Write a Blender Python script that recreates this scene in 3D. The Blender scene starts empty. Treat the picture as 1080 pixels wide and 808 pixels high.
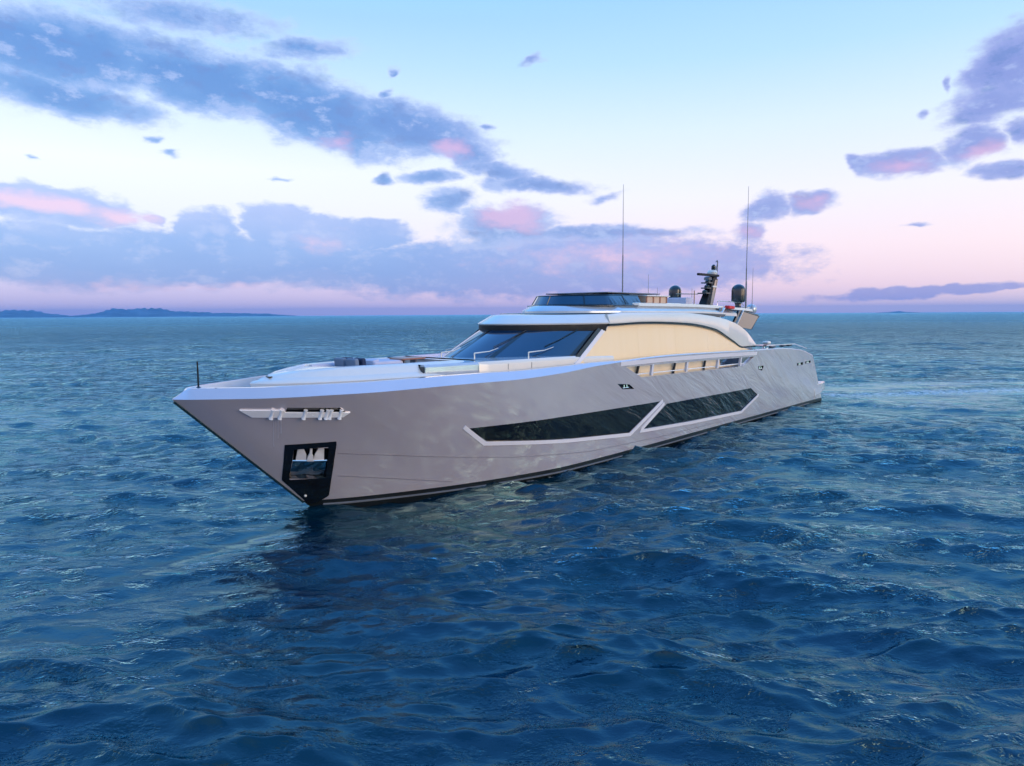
import bpy, bmesh, math, random
import numpy as np
from mathutils import Vector, Matrix
random.seed(4); rng = np.random.default_rng(11)
sc = bpy.context.scene; C = sc.collection
R = math.radians
PI = math.pi

# ---------------------------------------------------------------- camera
H = 5.8
roll = math.atan(.0055); pitch = math.atan((404-331.8)*math.cos(roll)/725)
cam = bpy.data.cameras.new('camera'); co = bpy.data.objects.new('camera', cam); C.objects.link(co)
cam.sensor_width = 36; cam.lens = 725/1080*36; cam.clip_start = .1; cam.clip_end = 200000
cr, sr, cp, sp = math.cos(roll), math.sin(roll), math.cos(pitch), math.sin(pitch)
fw = Vector((0, cp, -sp)); u0 = Vector((0, sp, cp)); r0 = Vector((1, 0, 0))
rt = r0*cr-u0*sr; upv = r0*sr+u0*cr
m = Matrix((rt, upv, -fw)).transposed().to_4x4(); m.translation = Vector((0, 0, H)); co.matrix_world = m
sc.camera = co

# ---------------------------------------------------------------- light and sky
SUN_AZ, SUN_EL = 122.0, 10.0       # degrees clockwise from the view direction (+Y)
sun = bpy.data.lights.new('sun', 'SUN'); sun.energy = 1.7; sun.angle = R(42); sun.color = (1, .79, .60)
so = bpy.data.objects.new('sun', sun); C.objects.link(so)
sd = Vector((math.sin(R(SUN_AZ))*math.cos(R(SUN_EL)), math.cos(R(SUN_AZ))*math.cos(R(SUN_EL)), math.sin(R(SUN_EL))))
so.rotation_euler = sd.to_track_quat('Z', 'Y').to_euler()
sc.view_settings.view_transform = 'Standard'; sc.view_settings.look = 'None'
sc.view_settings.exposure = 0; sc.view_settings.gamma = 1
sc.cycles.max_bounces = 6; sc.cycles.glossy_bounces = 4; sc.cycles.transmission_bounces = 2; sc.cycles.diffuse_bounces = 2
sc.cycles.volume_bounces = 0
sc.cycles.use_denoising = True

def lin(r, g, b):
    f = lambda c: (c/255/12.92) if c/255 <= .04045 else ((c/255+.055)/1.055)**2.4
    return (f(r), f(g), f(b), 1)

class NT:
    """small node-tree helper"""
    def __init__(s, tree): s.t = tree; s.n = tree.nodes; s.l = tree.links
    def new(s, typ, **kw):
        n = s.n.new(typ)
        for k, v in kw.items(): setattr(n, k, v)
        return n
    def put(s, sock, v):
        if isinstance(v, bpy.types.NodeSocket): s.l.new(v, sock)
        else: sock.default_value = v
    def math(s, op, a, b=None, c=None, clamp=False):
        n = s.new('ShaderNodeMath', operation=op, use_clamp=clamp)
        s.put(n.inputs[0], a)
        if b is not None: s.put(n.inputs[1], b)
        if c is not None: s.put(n.inputs[2], c)
        return n.outputs[0]
    def vmath(s, op, a, b=None, sc=None):
        n = s.new('ShaderNodeVectorMath', operation=op)
        s.put(n.inputs[0], a)
        if b is not None: s.put(n.inputs[1], b)
        if sc is not None: s.put(n.inputs['Scale'], sc)
        return n.outputs['Value'] if op in ('LENGTH', 'DOT_PRODUCT', 'DISTANCE') else n.outputs[0]
    def mix(s, f, a, b, blend='MIX'):
        n = s.new('ShaderNodeMix', data_type='RGBA', blend_type=blend)
        s.put(n.inputs['Factor'], f); s.put(n.inputs['A'], a); s.put(n.inputs['B'], b)
        return n.outputs['Result']
    def noise(s, vec, scale, detail=4, rough=.5, dist=0.0, dim='3D'):
        n = s.new('ShaderNodeTexNoise', noise_dimensions=dim)
        if vec is not None: s.l.new(vec, n.inputs['Vector'])
        n.inputs['Scale'].default_value = scale; n.inputs['Detail'].default_value = detail
        n.inputs['Roughness'].default_value = rough; n.inputs['Distortion'].default_value = dist
        return n.outputs['Fac']
    def mapr(s, v, a, b, c=0., d=1., smooth=False):
        n = s.new('ShaderNodeMapRange', interpolation_type='SMOOTHSTEP' if smooth else 'LINEAR')
        s.put(n.inputs[0], v)
        for i, q in enumerate((a, b, c, d)): n.inputs[i+1].default_value = q
        return n.outputs[0]
    def ramp(s, f, stops, interp='LINEAR'):
        n = s.new('ShaderNodeValToRGB'); cr = n.color_ramp; cr.interpolation = interp
        while len(cr.elements) < len(stops): cr.elements.new(.5)
        for e, (p, c) in zip(cr.elements, stops): e.position = p; e.color = c
        s.put(n.inputs[0], f); return n.outputs[0]

# cloud puffs, in degrees: azimuth, elevation, half width, half height, tilt, strength
MAIN = [(-32.29, 17.43, 10.17, 2.83, 0, 1.1), (-32.47, 14.67, 7.68, 1.64, -5, 1), (-23.23, 16.79, 9.05, 2.61, -8, 1.1), (-15.53, 15.37, 9.95, 2.92, -14, 1.1), (-8.63, 14.55, 7.87, 2.2, -8, 1), (-4.11, 13.04, 3.67, 1.27, -15, 0.9), (-16.08, 19.55, 4.21, 0.99, 4, 0.6), (-24.6, 20.6, 7.56, 1.27, 0, 0.45), (-1.06, 11.49, 3.85, 1.01, -12, 0.7), (2.02, 10.3, 5.4, 0.73, -4, 0.8), (-6.44, 10.94, 2.59, 0.79, 4, 0.8), (-10.21, 10.64, 1.05, 0.57, 0, 0.7), (-4.94, 9.14, 2.3, 1.18, 10, 0.8), (-0.71, 7.21, 5.12, 1.95, 0, 0.9), (7.03, 6.67, 9.95, 0.67, -2, 0.7), (35.18, 15.82, 2.89, 2.57, 30, 1), (34.02, 13.65, 2.92, 1.52, 10, 0.9), (32.99, 11.21, 2.07, 1.33, 10, 0.9), (29.04, 10.43, 3.19, 1.08, 0, 0.9), (26.39, 10.7, 0.99, 0.78, -20, 0.8), (35.14, 9.26, 1.76, 0.84, 6, 0.8), (35.81, 11.82, 1.27, 0.93, 0, 0.8), (23.12, 8.3, 2.23, 0.82, 8, 0.8), (19.85, 7.95, 2.06, 1.05, 12, 0.8), (18.8, 6.16, 1.39, 1.0, 20, 0.75), (30.39, 13.67, 0.52, 0.3, 10, 0.5), (29.7, 6.25, 1.0, 0.2, 0, 0.5), (-26.75, 12.59, 0.68, 0.25, 0, 0.5), (-25.56, 11.68, 0.57, 0.33, 0, 0.5), (1.81, 19.36, 0.99, 0.32, 20, 0.4), (-34.06, 10.5, 0.53, 0.18, 0, 0.4), (-9.69, 16.88, 0.96, 0.33, 30, 0.5), (-9.5, 18.4, 0.67, 0.32, 30, 0.5), (-17.97, 10.27, 0.56, 0.14, 0, 0.35), (7.77, 9.32, 1.52, 0.29, 10, 0.35), (-2.03, 14.74, 0.69, 0.35, 0, 0.5), (31.53, 15.27, 0.34, 0.59, -10, 0.5)]
BAND = [(-27.92, 4.24, 25.59, 2.58, 0, 1), (1.61, 3.7, 23.42, 2.77, 0, 1), (-32.91, 7.49, 6.02, 1.51, -4, 1), (-35.5, 8.07, 4.12, 0.85, 0, 0.8), (-23.71, 6.59, 2.61, 1.66, 0, 1), (-18.64, 7.07, 3.63, 1.85, 0, 1), (-15.48, 6.45, 4.33, 1.75, 0, 1), (-11.44, 6.39, 4.11, 1.33, 0, 0.9), (-27.17, 6.83, 0.86, 0.6, 0, 0.7), (12.35, 4.16, 11.17, 1.95, 0, 0.8), (4.72, 5.65, 10.05, 1.21, 0, 0.8), (29.92, 1.39, 7.36, 0.54, 3, 0.75), (34.93, 1.66, 3.16, 0.32, 0, 0.7)]
PINK = [(0.08, 7.96, 4.26, 1.79, 0, 1), (-4.65, 12.9, 1.98, 1.06, 0, 0.9), (-33.97, 7.65, 6.41, 0.81, -2, 0.9), (-28.96, 7.12, 3.57, 1.05, -5, 0.9), (29.23, 10.16, 2.59, 0.89, 0, 0.7), (33.66, 10.64, 1.82, 0.97, 0, 0.7), (-13.81, 13.31, 2.17, 0.96, 0, 0.5), (8.57, 4.53, 12.2, 1.97, 0, 0.45), (-15.13, 5.88, 2.9, 1.03, 0, 0.4), (23.45, 8.28, 1.96, 0.61, 0, 0.6), (-24.9, 2.03, 16.76, 0.7, 0, 0.5), (18.8, 6.16, 2.09, 1.0, 0, 0.6)]


def build_world():
    w = bpy.data.worlds.new('World'); sc.world = w; w.use_nodes = True
    k = NT(w.node_tree); k.n.clear()
    tc = k.new('ShaderNodeTexCoord').outputs['Generated']
    sep = k.new('ShaderNodeSeparateXYZ'); k.l.new(tc, sep.inputs[0])
    az = k.math('MULTIPLY', k.math('ARCTAN2', sep.outputs[0], sep.outputs[1]), 180/PI)
    el = k.math('MULTIPLY', k.math('ARCSINE', sep.outputs[2]), 180/PI)
    cmb = k.new('ShaderNodeCombineXYZ'); k.l.new(az, cmb.inputs[0]); k.l.new(el, cmb.inputs[1]); ae = cmb.outputs[0]
    # sky colours by height, the unseen top boosted to light sea and yacht, one set for the left of the view and one for the right, one for behind
    f = k.mapr(el, 0, 60)
    p = lambda e: e/60
    left = k.ramp(f, [(0, lin(196,180,228)), (p(2), lin(196,184,236)), (p(6), lin(226,224,246)), (p(11), lin(242,243,253)), (p(16), lin(208,231,252)), (p(22), lin(160,206,247)), (p(29), (.27, .80, 1.75, 1)), (p(42), (.18, .66, 1.65, 1)), (1, (.16, .58, 1.5, 1))])
    right = k.ramp(f, [(0, lin(226,198,232)), (p(2), lin(244,208,234)), (p(5), lin(252,226,242)), (p(9), lin(245,240,251)), (p(14), lin(222,238,253)), (p(19), lin(184,224,254)), (p(24), lin(158,210,253)), (p(29), (.27, .80, 1.75, 1)), (p(42), (.18, .66, 1.65, 1)), (1, (.16, .58, 1.5, 1))])
    base = k.mix(k.mapr(az, -35, 20, smooth=True), left, right)
    back = k.ramp(f, [(0, lin(190,172,205)), (p(6), lin(206,196,226)), (p(16), lin(170,190,228)), (p(34), (.22, .52, .95, 1)), (1, (.08, .42, 1.15, 1))])
    base = k.mix(k.mapr(k.math('ABSOLUTE', az), 60, 130, smooth=True), base, back)
    # after-glow around the place where the sun stands
    gl = k.new('ShaderNodeMapping', vector_type='TEXTURE'); k.l.new(ae, gl.inputs[0])
    gl.inputs['Location'].default_value = (84, 0, 0); gl.inputs['Scale'].default_value = (40, 9, 1)
    g = k.math('EXPONENT', k.math('MULTIPLY', k.math('POWER', k.vmath('LENGTH', gl.outputs[0]), 2.0), -1.0))
    base = k.mix(g, base, (1.25, .98, .80, 1))
    # clouds
    # warp the coordinates a little so the puffs get ragged outlines
    def field(lst, vec):
        out = None
        for (a, e, ra, re, rot, amp) in lst:
            mp = k.new('ShaderNodeMapping', vector_type='TEXTURE'); k.l.new(vec, mp.inputs[0])
            mp.inputs['Location'].default_value = (a, e, 0); mp.inputs['Rotation'].default_value = (0, 0, R(rot))
            mp.inputs['Scale'].default_value = (ra, re, 1)
            v = k.math('MULTIPLY_ADD', k.vmath('LENGTH', mp.outputs[0]), -amp, amp)
            out = v if out is None else k.math('SMOOTH_MAX', out, v, .25) if False else k.math('MAXIMUM', out, v)
        return out
    sv = k.new('ShaderNodeMapping'); k.l.new(ae, sv.inputs[0]); sv.inputs['Scale'].default_value = (1, 1.9, 1)
    wn = k.new('ShaderNodeTexNoise'); k.l.new(sv.outputs[0], wn.inputs['Vector']); wn.inputs['Scale'].default_value = .35; wn.inputs['Detail'].default_value = 3
    wv = k.vmath('MULTIPLY', k.vmath('SUBTRACT', wn.outputs['Color'], (.5, .5, .5)), (3.2, 1.5, 0))
    aw = k.vmath('ADD', ae, wv)
    n1 = k.noise(sv.outputs[0], .36, 10, .68)
    sv2 = k.vmath('ADD', sv.outputs[0], (.25, .9, 0))
    n2 = k.noise(sv2, .42, 5, .60)
    relief = k.math('SUBTRACT', n1, n2)                     # >0 : thicker below than above
    fm = field(MAIN, aw); fb = field(BAND, aw); fp = field(PINK, aw)
    dm = k.math('MULTIPLY_ADD', k.math('SUBTRACT', n1, .5), 1.05, fm)
    am = k.mapr(dm, -.14, .36, smooth=True)
    db = k.math('MULTIPLY_ADD', k.math('SUBTRACT', n1, .5), .9, fb)
    ab = k.mapr(db, -.04, .30, smooth=True)
    thick = k.mapr(dm, .0, .75)
    ncol = k.noise(sv.outputs[0], .16, 4, .55)
    cm = k.ramp(thick, [(0, lin(206,212,245)), (.3, lin(152,176,232)), (.7, lin(88,138,210)), (1, lin(70,124,202))])
    cm = k.mix(k.mapr(az, -16, 20, 0, .55), cm, lin(156,148,220))
    cm = k.mix(k.mapr(relief, .02, .22, 0, .6, smooth=True), cm, lin(176,190,238))
    cm = k.mix(k.mapr(relief, -.03, -.2, 0, .6, smooth=True), cm, lin(80,112,190))
    cb = k.ramp(k.mapr(k.math('ADD', el, k.math('MULTIPLY', ncol, 4.)), 3, 11), [(0, lin(124,142,218)), (.3, lin(80,132,218)), (.55, lin(104,146,224)), (.8, lin(146,166,230)), (1, lin(168,180,236))])
    cb = k.mix(k.mapr(az, -10, 18, 0, .6), cb, lin(164,154,222))
    cb = k.mix(k.mapr(relief, .0, .25, 0, .28, smooth=True), cb, lin(206,204,242))
    fpn = k.mapr(k.math('MULTIPLY_ADD', k.math('SUBTRACT', n2, .5), 1.2, fp), .0, .8, 0, .85, smooth=True)
    pinkc = lin(240,190,222)
    col = k.mix(k.math('MULTIPLY', ab, .93), base, k.mix(fpn, cb, pinkc))
    col = k.mix(k.math('MULTIPLY', am, .96), col, k.mix(fpn, cm, lin(214,168,216)))
    # thin veil
    b1 = k.new('ShaderNodeBackground'); k.l.new(col, b1.inputs[0]); b1.inputs[1].default_value = .97
    sky = k.new('ShaderNodeTexSky', sky_type='NISHITA', sun_disc=False); sky.sun_elevation = R(SUN_EL); sky.sun_rotation = R(SUN_AZ)
    b2 = k.new('ShaderNodeBackground'); k.l.new(sky.outputs[0], b2.inputs[0]); b2.inputs[1].default_value = .05
    ad = k.new('ShaderNodeAddShader'); k.l.new(b1.outputs[0], ad.inputs[0]); k.l.new(b2.outputs[0], ad.inputs[1])
    out = k.new('ShaderNodeOutputWorld'); k.l.new(ad.outputs[0], out.inputs[0])
    w.cycles.sampling_method = 'MANUAL'; w.cycles.sample_map_resolution = 512
build_world()

# ---------------------------------------------------------------- materials
def mat(name, col, rough=.4, metal=0., coat=0., ior=1.5, var=.04, vscale=1.5, bump=0., bscale=20., spec=.5, emit=None):
    m = bpy.data.materials.new(name); m.use_nodes = True; k = NT(m.node_tree)
    b = k.n['Principled BSDF']
    tc = k.new('ShaderNodeTexCoord').outputs['Object']
    n = k.noise(tc, vscale, 5, .6)
    c = col if len(col) == 4 else (*col, 1)
    dark = tuple(x*(1-var*2) for x in c[:3])+(1,); lite = tuple(min(1, x*(1+var*2)) for x in c[:3])+(1,)
    k.l.new(k.mix(k.mapr(n, .3, .7), dark, lite), b.inputs['Base Color'])
    k.l.new(k.mapr(k.noise(tc, vscale*4, 3), .3, .7, max(0, rough*.8), min(1, rough*1.25)), b.inputs['Roughness'])
    b.inputs['Metallic'].default_value = metal; b.inputs['Coat Weight'].default_value = coat; b.inputs['Coat Roughness'].default_value = .04
    b.inputs['IOR'].default_value = ior; b.inputs['Specular IOR Level'].default_value = spec
    if bump:
        bn = k.new('ShaderNodeBump'); bn.inputs['Strength'].default_value = bump; bn.inputs['Distance'].default_value = .01
        k.l.new(k.noise(tc, bscale, 3), bn.inputs['Height']); k.l.new(bn.outputs[0], b.inputs['Normal'])
    return m
M = {}
M['silver'] = mat('champagne_silver_paint', (.69, .615, .625), .10, .46, .7, var=.02, vscale=.5)
def ripple(m, amp=.12):
    k = NT(m.node_tree); b = k.n['Principled BSDF']; tc = k.new('ShaderNodeTexCoord').outputs['Object']
    sp_ = k.new('ShaderNodeSeparateXYZ'); k.l.new(tc, sp_.inputs[0])
    mp = k.new('ShaderNodeMapping', vector_type='TEXTURE'); k.l.new(tc, mp.inputs[0]); mp.inputs['Rotation'].default_value = (0, R(25), 0); mp.inputs['Scale'].default_value = (4.5, 2, .75)
    n = k.noise(mp.outputs[0], 1.1, 4, .55, .4)
    h = k.math('MULTIPLY', n, k.mapr(sp_.outputs[0], 6, 19, .006, amp, smooth=True))
    bn = k.new('ShaderNodeBump'); bn.inputs['Strength'].default_value = 1; bn.inputs['Distance'].default_value = 1
    k.l.new(h, bn.inputs['Height']); k.l.new(bn.outputs[0], b.inputs['Normal'])
ripple(M['silver'])
M['trim'] = mat('pale_silver_trim', (.74, .72, .75), .35, 0, .2, var=.005)
M['step_shade'] = mat('hull_step_shade', (.30, .28, .31), .4, .3)  # darker strip colour stands in for shade along the hull crease
M['white'] = mat('white_gelcoat', (.72, .69, .63), .16, 0, .8, var=.015)
M['deck'] = mat('pale_deck_paint', (.62, .63, .67), .45, bump=.1, bscale=60)
M['black'] = mat('black_gloss_paint', (.006, .007, .009), .12, 0, .6)
M['boot'] = mat('black_antifouling', (.010, .013, .014), .35)
M['glass'] = mat('dark_tinted_glass', (.006, .012, .022), .03, 0, 1.0, ior=1.6, spec=.8)
M['bglass'] = mat('blue_tinted_glass', (.006, .035, .09), .04, .3, .8, ior=1.6, spec=.8)
M['hglass'] = mat('hull_window_glass', (.004, .004, .006), .04, 0, .1, ior=1.6)
M['bright'] = mat('bright_satin_steel', (.93, .93, .96), .22, .15)
M['stem'] = mat('dark_teal_steel', (.01, .035, .05), .2, .4)
M['matte'] = mat('matte_black_paint', (.010, .011, .014), .55, spec=.3)
M['streak'] = mat('dried_salt_streak', (.60, .58, .64), .4, .4)
ripple(M['hglass'], .26)
M['chrome'] = mat('polished_steel', (.80, .80, .82), .07, 1.)
M['anchor'] = mat('galvanised_steel', (.80, .77, .75), .35, .3)
M['teak'] = mat('warm_wood', (.33, .13, .07), .4, 0, .3, var=.12, vscale=6)
M['tan'] = mat('tan_paint', (.62, .44, .32), .4)
M['navy'] = mat('navy_cushion', (.012, .025, .07), .8, bump=.3, bscale=80)
M['greycush'] = mat('blue_grey_cushion', (.16, .21, .28), .85, bump=.3, bscale=80)
M['lilac'] = mat('pale_lilac_cushion', (.55, .53, .62), .85, bump=.3, bscale=80)
M['dome'] = mat('dark_dome_gelcoat', (.018, .026, .030), .18, 0, .6)
M['red'] = mat('red_fabric', (.65, .03, .03), .6)
M['grey'] = mat('grey_plastic', (.16, .17, .19), .5)
M['steelblue'] = mat('silver_blue_paint', (.50, .54, .58), .12, .25, .8)

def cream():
    m = bpy.data.materials.new('cream_panel_glass'); m.use_nodes = True; k = NT(m.node_tree); b = k.n['Principled BSDF']
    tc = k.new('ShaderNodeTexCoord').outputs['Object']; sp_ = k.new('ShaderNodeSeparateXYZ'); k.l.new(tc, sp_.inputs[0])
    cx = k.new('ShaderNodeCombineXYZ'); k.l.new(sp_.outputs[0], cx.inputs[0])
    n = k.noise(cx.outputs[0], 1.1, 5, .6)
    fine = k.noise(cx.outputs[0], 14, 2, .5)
    c = k.mix(k.mapr(n, .3, .7), (.92, .70, .40, 1), (.95, .74, .47, 1))  # warm cream base colour, varied slightly along the length
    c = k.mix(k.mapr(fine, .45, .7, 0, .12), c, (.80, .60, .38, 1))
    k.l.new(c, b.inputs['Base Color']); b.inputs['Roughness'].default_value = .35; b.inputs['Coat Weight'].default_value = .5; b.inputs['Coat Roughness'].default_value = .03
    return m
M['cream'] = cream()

def water():
    m = bpy.data.materials.new('sea_water'); m.use_nodes = True; k = NT(m.node_tree); b = k.n['Principled BSDF']
    pos = k.new('ShaderNodeNewGeometry').outputs['Position']
    mp = k.new('ShaderNodeMapping'); k.l.new(pos, mp.inputs[0]); mp.inputs['Rotation'].default_value = (0, 0, R(12)); mp.inputs['Scale'].default_value = (.55, 1, 1)
    patch = k.noise(mp.outputs[0], .045, 3, .55)
    small = k.noise(mp.outputs[0], .35, 3, .6)
    c = k.mix(k.mapr(patch, .35, .65), (.0001, .012, .032, 1), (.0003, .020, .052, 1))
    c = k.mix(k.mapr(small, .4, .7), c, (.0004, .019, .030, 1))
    k.l.new(c, b.inputs['Base Color'])
    b.inputs['IOR'].default_value = 1.62; k.l.new(k.mapr(k.vmath('LENGTH', pos), 30, 600, .05, .30), b.inputs['Roughness'])
    # ripples: three sizes, plus the longer chop where the mesh is too coarse to carry it
    dist = k.vmath('LENGTH', pos)
    w0 = k.noise(mp.outputs[0], .55, 4, .6, .3)
    w1 = k.noise(mp.outputs[0], 1.7, 5, .62, .25)
    w2 = k.noise(mp.outputs[0], 6.5, 4, .6, .3)
    rid = k.math('ABSOLUTE', k.math('SUBTRACT', w1, .5))
    h = k.math('ADD', k.math('MULTIPLY', w1, .22), k.math('MULTIPLY', w2, .036))
    h = k.math('SUBTRACT', h, k.math('MULTIPLY', rid, .20))
    ca = k.new('ShaderNodeAttribute', attribute_name='calm').outputs['Fac']
    h = k.math('MULTIPLY', h, k.mapr(patch, .35, .65, .35, 1.6))
    h = k.math('ADD', h, k.math('MULTIPLY', w0, k.mapr(dist, 30, 250, 0, 1.9)))
    h = k.math('MULTIPLY', h, k.mapr(ca, 0, 1, 1, .12))
    bn = k.new('ShaderNodeBump'); bn.inputs['Strength'].default_value = .9; bn.inputs['Distance'].default_value = 1.0
    k.l.new(h, bn.inputs['Height']); k.l.new(bn.outputs[0], b.inputs['Normal'])
    fo = k.new('ShaderNodeAttribute', attribute_name='foam_sheen').outputs['Fac']
    fn = k.noise(mp.outputs[0], 4.5, 6, .7, .6)
    fm = k.mapr(k.math('MULTIPLY_ADD', fo, .62, fn), .72, .95, 0, .85, smooth=True)
    d = k.new('ShaderNodeBsdfPrincipled'); d.inputs['Base Color'].default_value = (.72, .76, .80, 1); d.inputs['Roughness'].default_value = .6
    mx = k.new('ShaderNodeMixShader'); k.l.new(fm, mx.inputs[0]); k.l.new(b.outputs[0], mx.inputs[1]); k.l.new(d.outputs[0], mx.inputs[2])
    # deep blue water: dark body, strong blue-tinted reflection that grows towards grazing angles
    df = k.new('ShaderNodeBsdfDiffuse'); k.l.new(c, df.inputs['Color']); k.l.new(bn.outputs[0], df.inputs['Normal'])
    gs = k.new('ShaderNodeBsdfGlossy'); gs.inputs['Color'].default_value = (.55, .93, 1, 1); k.l.new(bn.outputs[0], gs.inputs['Normal'])
    k.l.new(b.inputs['Roughness'].links[0].from_socket, gs.inputs['Roughness'])
    fr = k.new('ShaderNodeFresnel'); fr.inputs['IOR'].default_value = 1.6; k.l.new(bn.outputs[0], fr.inputs['Normal'])
    m2 = k.new('ShaderNodeMixShader'); k.l.new(fr.outputs[0], m2.inputs[0]); k.l.new(df.outputs[0], m2.inputs[1]); k.l.new(gs.outputs[0], m2.inputs[2])
    k.l.new(m2.outputs[0], mx.inputs[1])
    k.l.new(mx.outputs[0], k.n['Material Output'].inputs[0])
    return m
M['water'] = water()

# ---------------------------------------------------------------- mesh helpers
def link(o, parent=None):
    C.objects.link(o)
    if parent is not None: o.parent = parent
    return o
class MB:
    def __init__(s): s.v = []; s.f = []; s.mi = []; s.cur = 0
    def add(s, vs, fs):
        o = len(s.v); s.v += [tuple(v) for v in vs]; s.f += [tuple(i+o for i in f) for f in fs]; s.mi += [s.cur]*len(fs)
    def grid(s, rows, close=False):
        n = len(rows[0]); vs = [p for r in rows for p in r]; fs = []
        for i in range(len(rows)-1):
            for j in range(n if close else n-1):
                a, b = i*n+j, i*n+(j+1) % n
                fs.append((a, b, b+n, a+n))
        s.add(vs, fs)
    def loft(s, rings, caps=True):
        s.grid(rings, True); n = len(rings[0]); o = len(s.v)-n*len(rings)
        if caps:
            s.f.append(tuple(range(o, o+n))[::-1]); s.f.append(tuple(range(len(s.v)-n, len(s.v)))); s.mi += [s.cur]*2
    def box(s, c, d, ry=0, rz=0, taper=1.0, rx=0):
        mt = Matrix.Translation(c) @ Matrix.Rotation(rz, 4, 'Z') @ Matrix.Rotation(ry, 4, 'Y') @ Matrix.Rotation(rx, 4, 'X')
        vs = []
        for z in (-.5, .5):
            q = taper if z > 0 else 1
            for x, y in ((-.5, -.5), (.5, -.5), (.5, .5), (-.5, .5)): vs.append(mt @ Vector((x*d[0]*q, y*d[1]*q, z*d[2])))
        s.add(vs, [(3, 2, 1, 0), (4, 5, 6, 7), (0, 1, 5, 4), (1, 2, 6, 5), (2, 3, 7, 6), (3, 0, 4, 7)])
    def tube(s, pts, r, n=8):
        pts = [Vector(p) for p in pts]; rs = r if isinstance(r, (list, tuple)) else [r]*len(pts); rings = []
        for i, p in enumerate(pts):
            d = (pts[min(i+1, len(pts)-1)]-pts[max(i-1, 0)]).normalized()
            a = d.cross(Vector((0, 0, 1))) if abs(d.z) < .9 else d.cross(Vector((1, 0, 0))); a.normalize(); b = d.cross(a)
            rings.append([p+(a*math.cos(2*PI*k/n)+b*math.sin(2*PI*k/n))*rs[i] for k in range(n)])
        s.loft(rings)
    def lathe(s, c, prof, n=20):
        s.loft([[Vector(c)+Vector((r*math.cos(2*PI*k/n), r*math.sin(2*PI*k/n), z)) for k in range(n)] for r, z in prof])
    def build(s, name, mats, parent=None, smooth=35, bevel=0, recalc=True, seg=2):
        me = bpy.data.meshes.new(name); me.from_pydata(s.v, [], s.f)
        if not isinstance(mats, (list, tuple)): mats = [mats]
        for m in mats: me.materials.append(M[m] if isinstance(m, str) else m)
        me.polygons.foreach_set('material_index', s.mi)
        bm = bmesh.new(); bm.from_mesh(me); bmesh.ops.remove_doubles(bm, verts=bm.verts, dist=1e-5)
        bmesh.ops.dissolve_degenerate(bm, edges=bm.edges, dist=1e-5)
        if recalc: bmesh.ops.recalc_face_normals(bm, faces=bm.faces)
        bm.to_mesh(me); bm.free()
        o = bpy.data.objects.new(name, me); link(o, parent)
        if smooth: me.shade_smooth(); me.set_sharp_from_angle(angle=R(smooth))
        if bevel:
            b = o.modifiers.new('bevel', 'BEVEL'); b.width = bevel; b.segments = seg; b.limit_method = 'ANGLE'; b.angle_limit = R(40); b.harden_normals = False
        return o
def tag(o, label=None, cat=None, group=None, kind=None):
    for k, v in (('label', label), ('category', cat), ('group', group), ('kind', kind)):
        if v: o[k] = v
    return o
def empty(name, loc=(0, 0, 0), rz=0, parent=None):
    o = bpy.data.objects.new(name, None); o.empty_display_size = .5; o.location = loc; o.rotation_euler = (0, 0, rz); return link(o, parent)

# ---------------------------------------------------------------- hull curves
def pch(xs, ys):
    xs = np.array(xs, float); ys = np.array(ys, float); h = np.diff(xs); d = np.diff(ys)/h
    m = np.zeros(len(xs)); m[0] = d[0]; m[-1] = d[-1]
    for i in range(1, len(xs)-1):
        if d[i-1]*d[i] > 0:
            w1 = 2*h[i]+h[i-1]; w2 = h[i]+2*h[i-1]; m[i] = (w1+w2)/(w1/d[i-1]+w2/d[i])
    def f(x):
        x = min(max(x, xs[0]), xs[-1]); i = min(int(np.searchsorted(xs, x, side='right'))-1, len(xs)-2)
        t = (x-xs[i])/h[i]
        return float((2*t**3-3*t*t+1)*ys[i]+(t**3-2*t*t+t)*h[i]*m[i]+(-2*t**3+3*t*t)*ys[i+1]+(t**3-t*t)*h[i]*m[i+1])
    return f
KS = [-3.88,-3.57,-3.28,-2.72,-2.08,-1.43,-.56,.39,2.2,3.22,5.63,7.84,10.4,15,20,24,28,31.5,34]
kb = pch(KS, [0,.34,.62,1.04,1.47,1.83,2.24,2.58,2.98,3.13,3.37,3.49,3.6,3.7,3.7,3.69,3.65,3.55,3.42])
kz = pch(KS, [3.66,3.65,3.65,3.64,3.63,3.63,3.64,3.64,3.66,3.67,3.66,3.72,3.89,4.0,3.93,3.85,3.78,3.55,3.12])
wb = pch([0,.7,1.8,4.16,6.5,8.92,12.6,15.6,20,28,36.6], [0,.5,1.09,2.05,2.7,3.12,3.25,3.3,3.3,3.3,3.25])
CALM = [((22,53),(48,57),3.2,1), ((26,46.5),(60,52),2.4,.8), ((20,40),(42,38),1.8,.7), ((-5.2,19.6),(-9.2,14.2),.75,1), ((-5.2,15.6),(-10,10.5),.9,.8),
        ((-18,23),(-8,20.5),1.1,.6), ((-16,15),(-11,13.5),.8,.6), ((7.8,18.6),(16,16.8),.9,.8), ((6.5,13.4),(12,11.8),.8,.7), ((9,24.5),(22,22),1.3,.6), ((4.5,10.5),(9,9),.7,.5), ((-40,45),(-15,38),2.2,.5)]
FOAM_SHEEN = [((23,48),(46,52),2.2,.50), ((21,42),(38,41),1.0,.38), ((26,55),(54,60),2.0,.42), ((-5.4,18.7),(-6.2,17.6),.25,.35)]  # stern patches and bow glint: bright sky reflection painted in as foam
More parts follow.
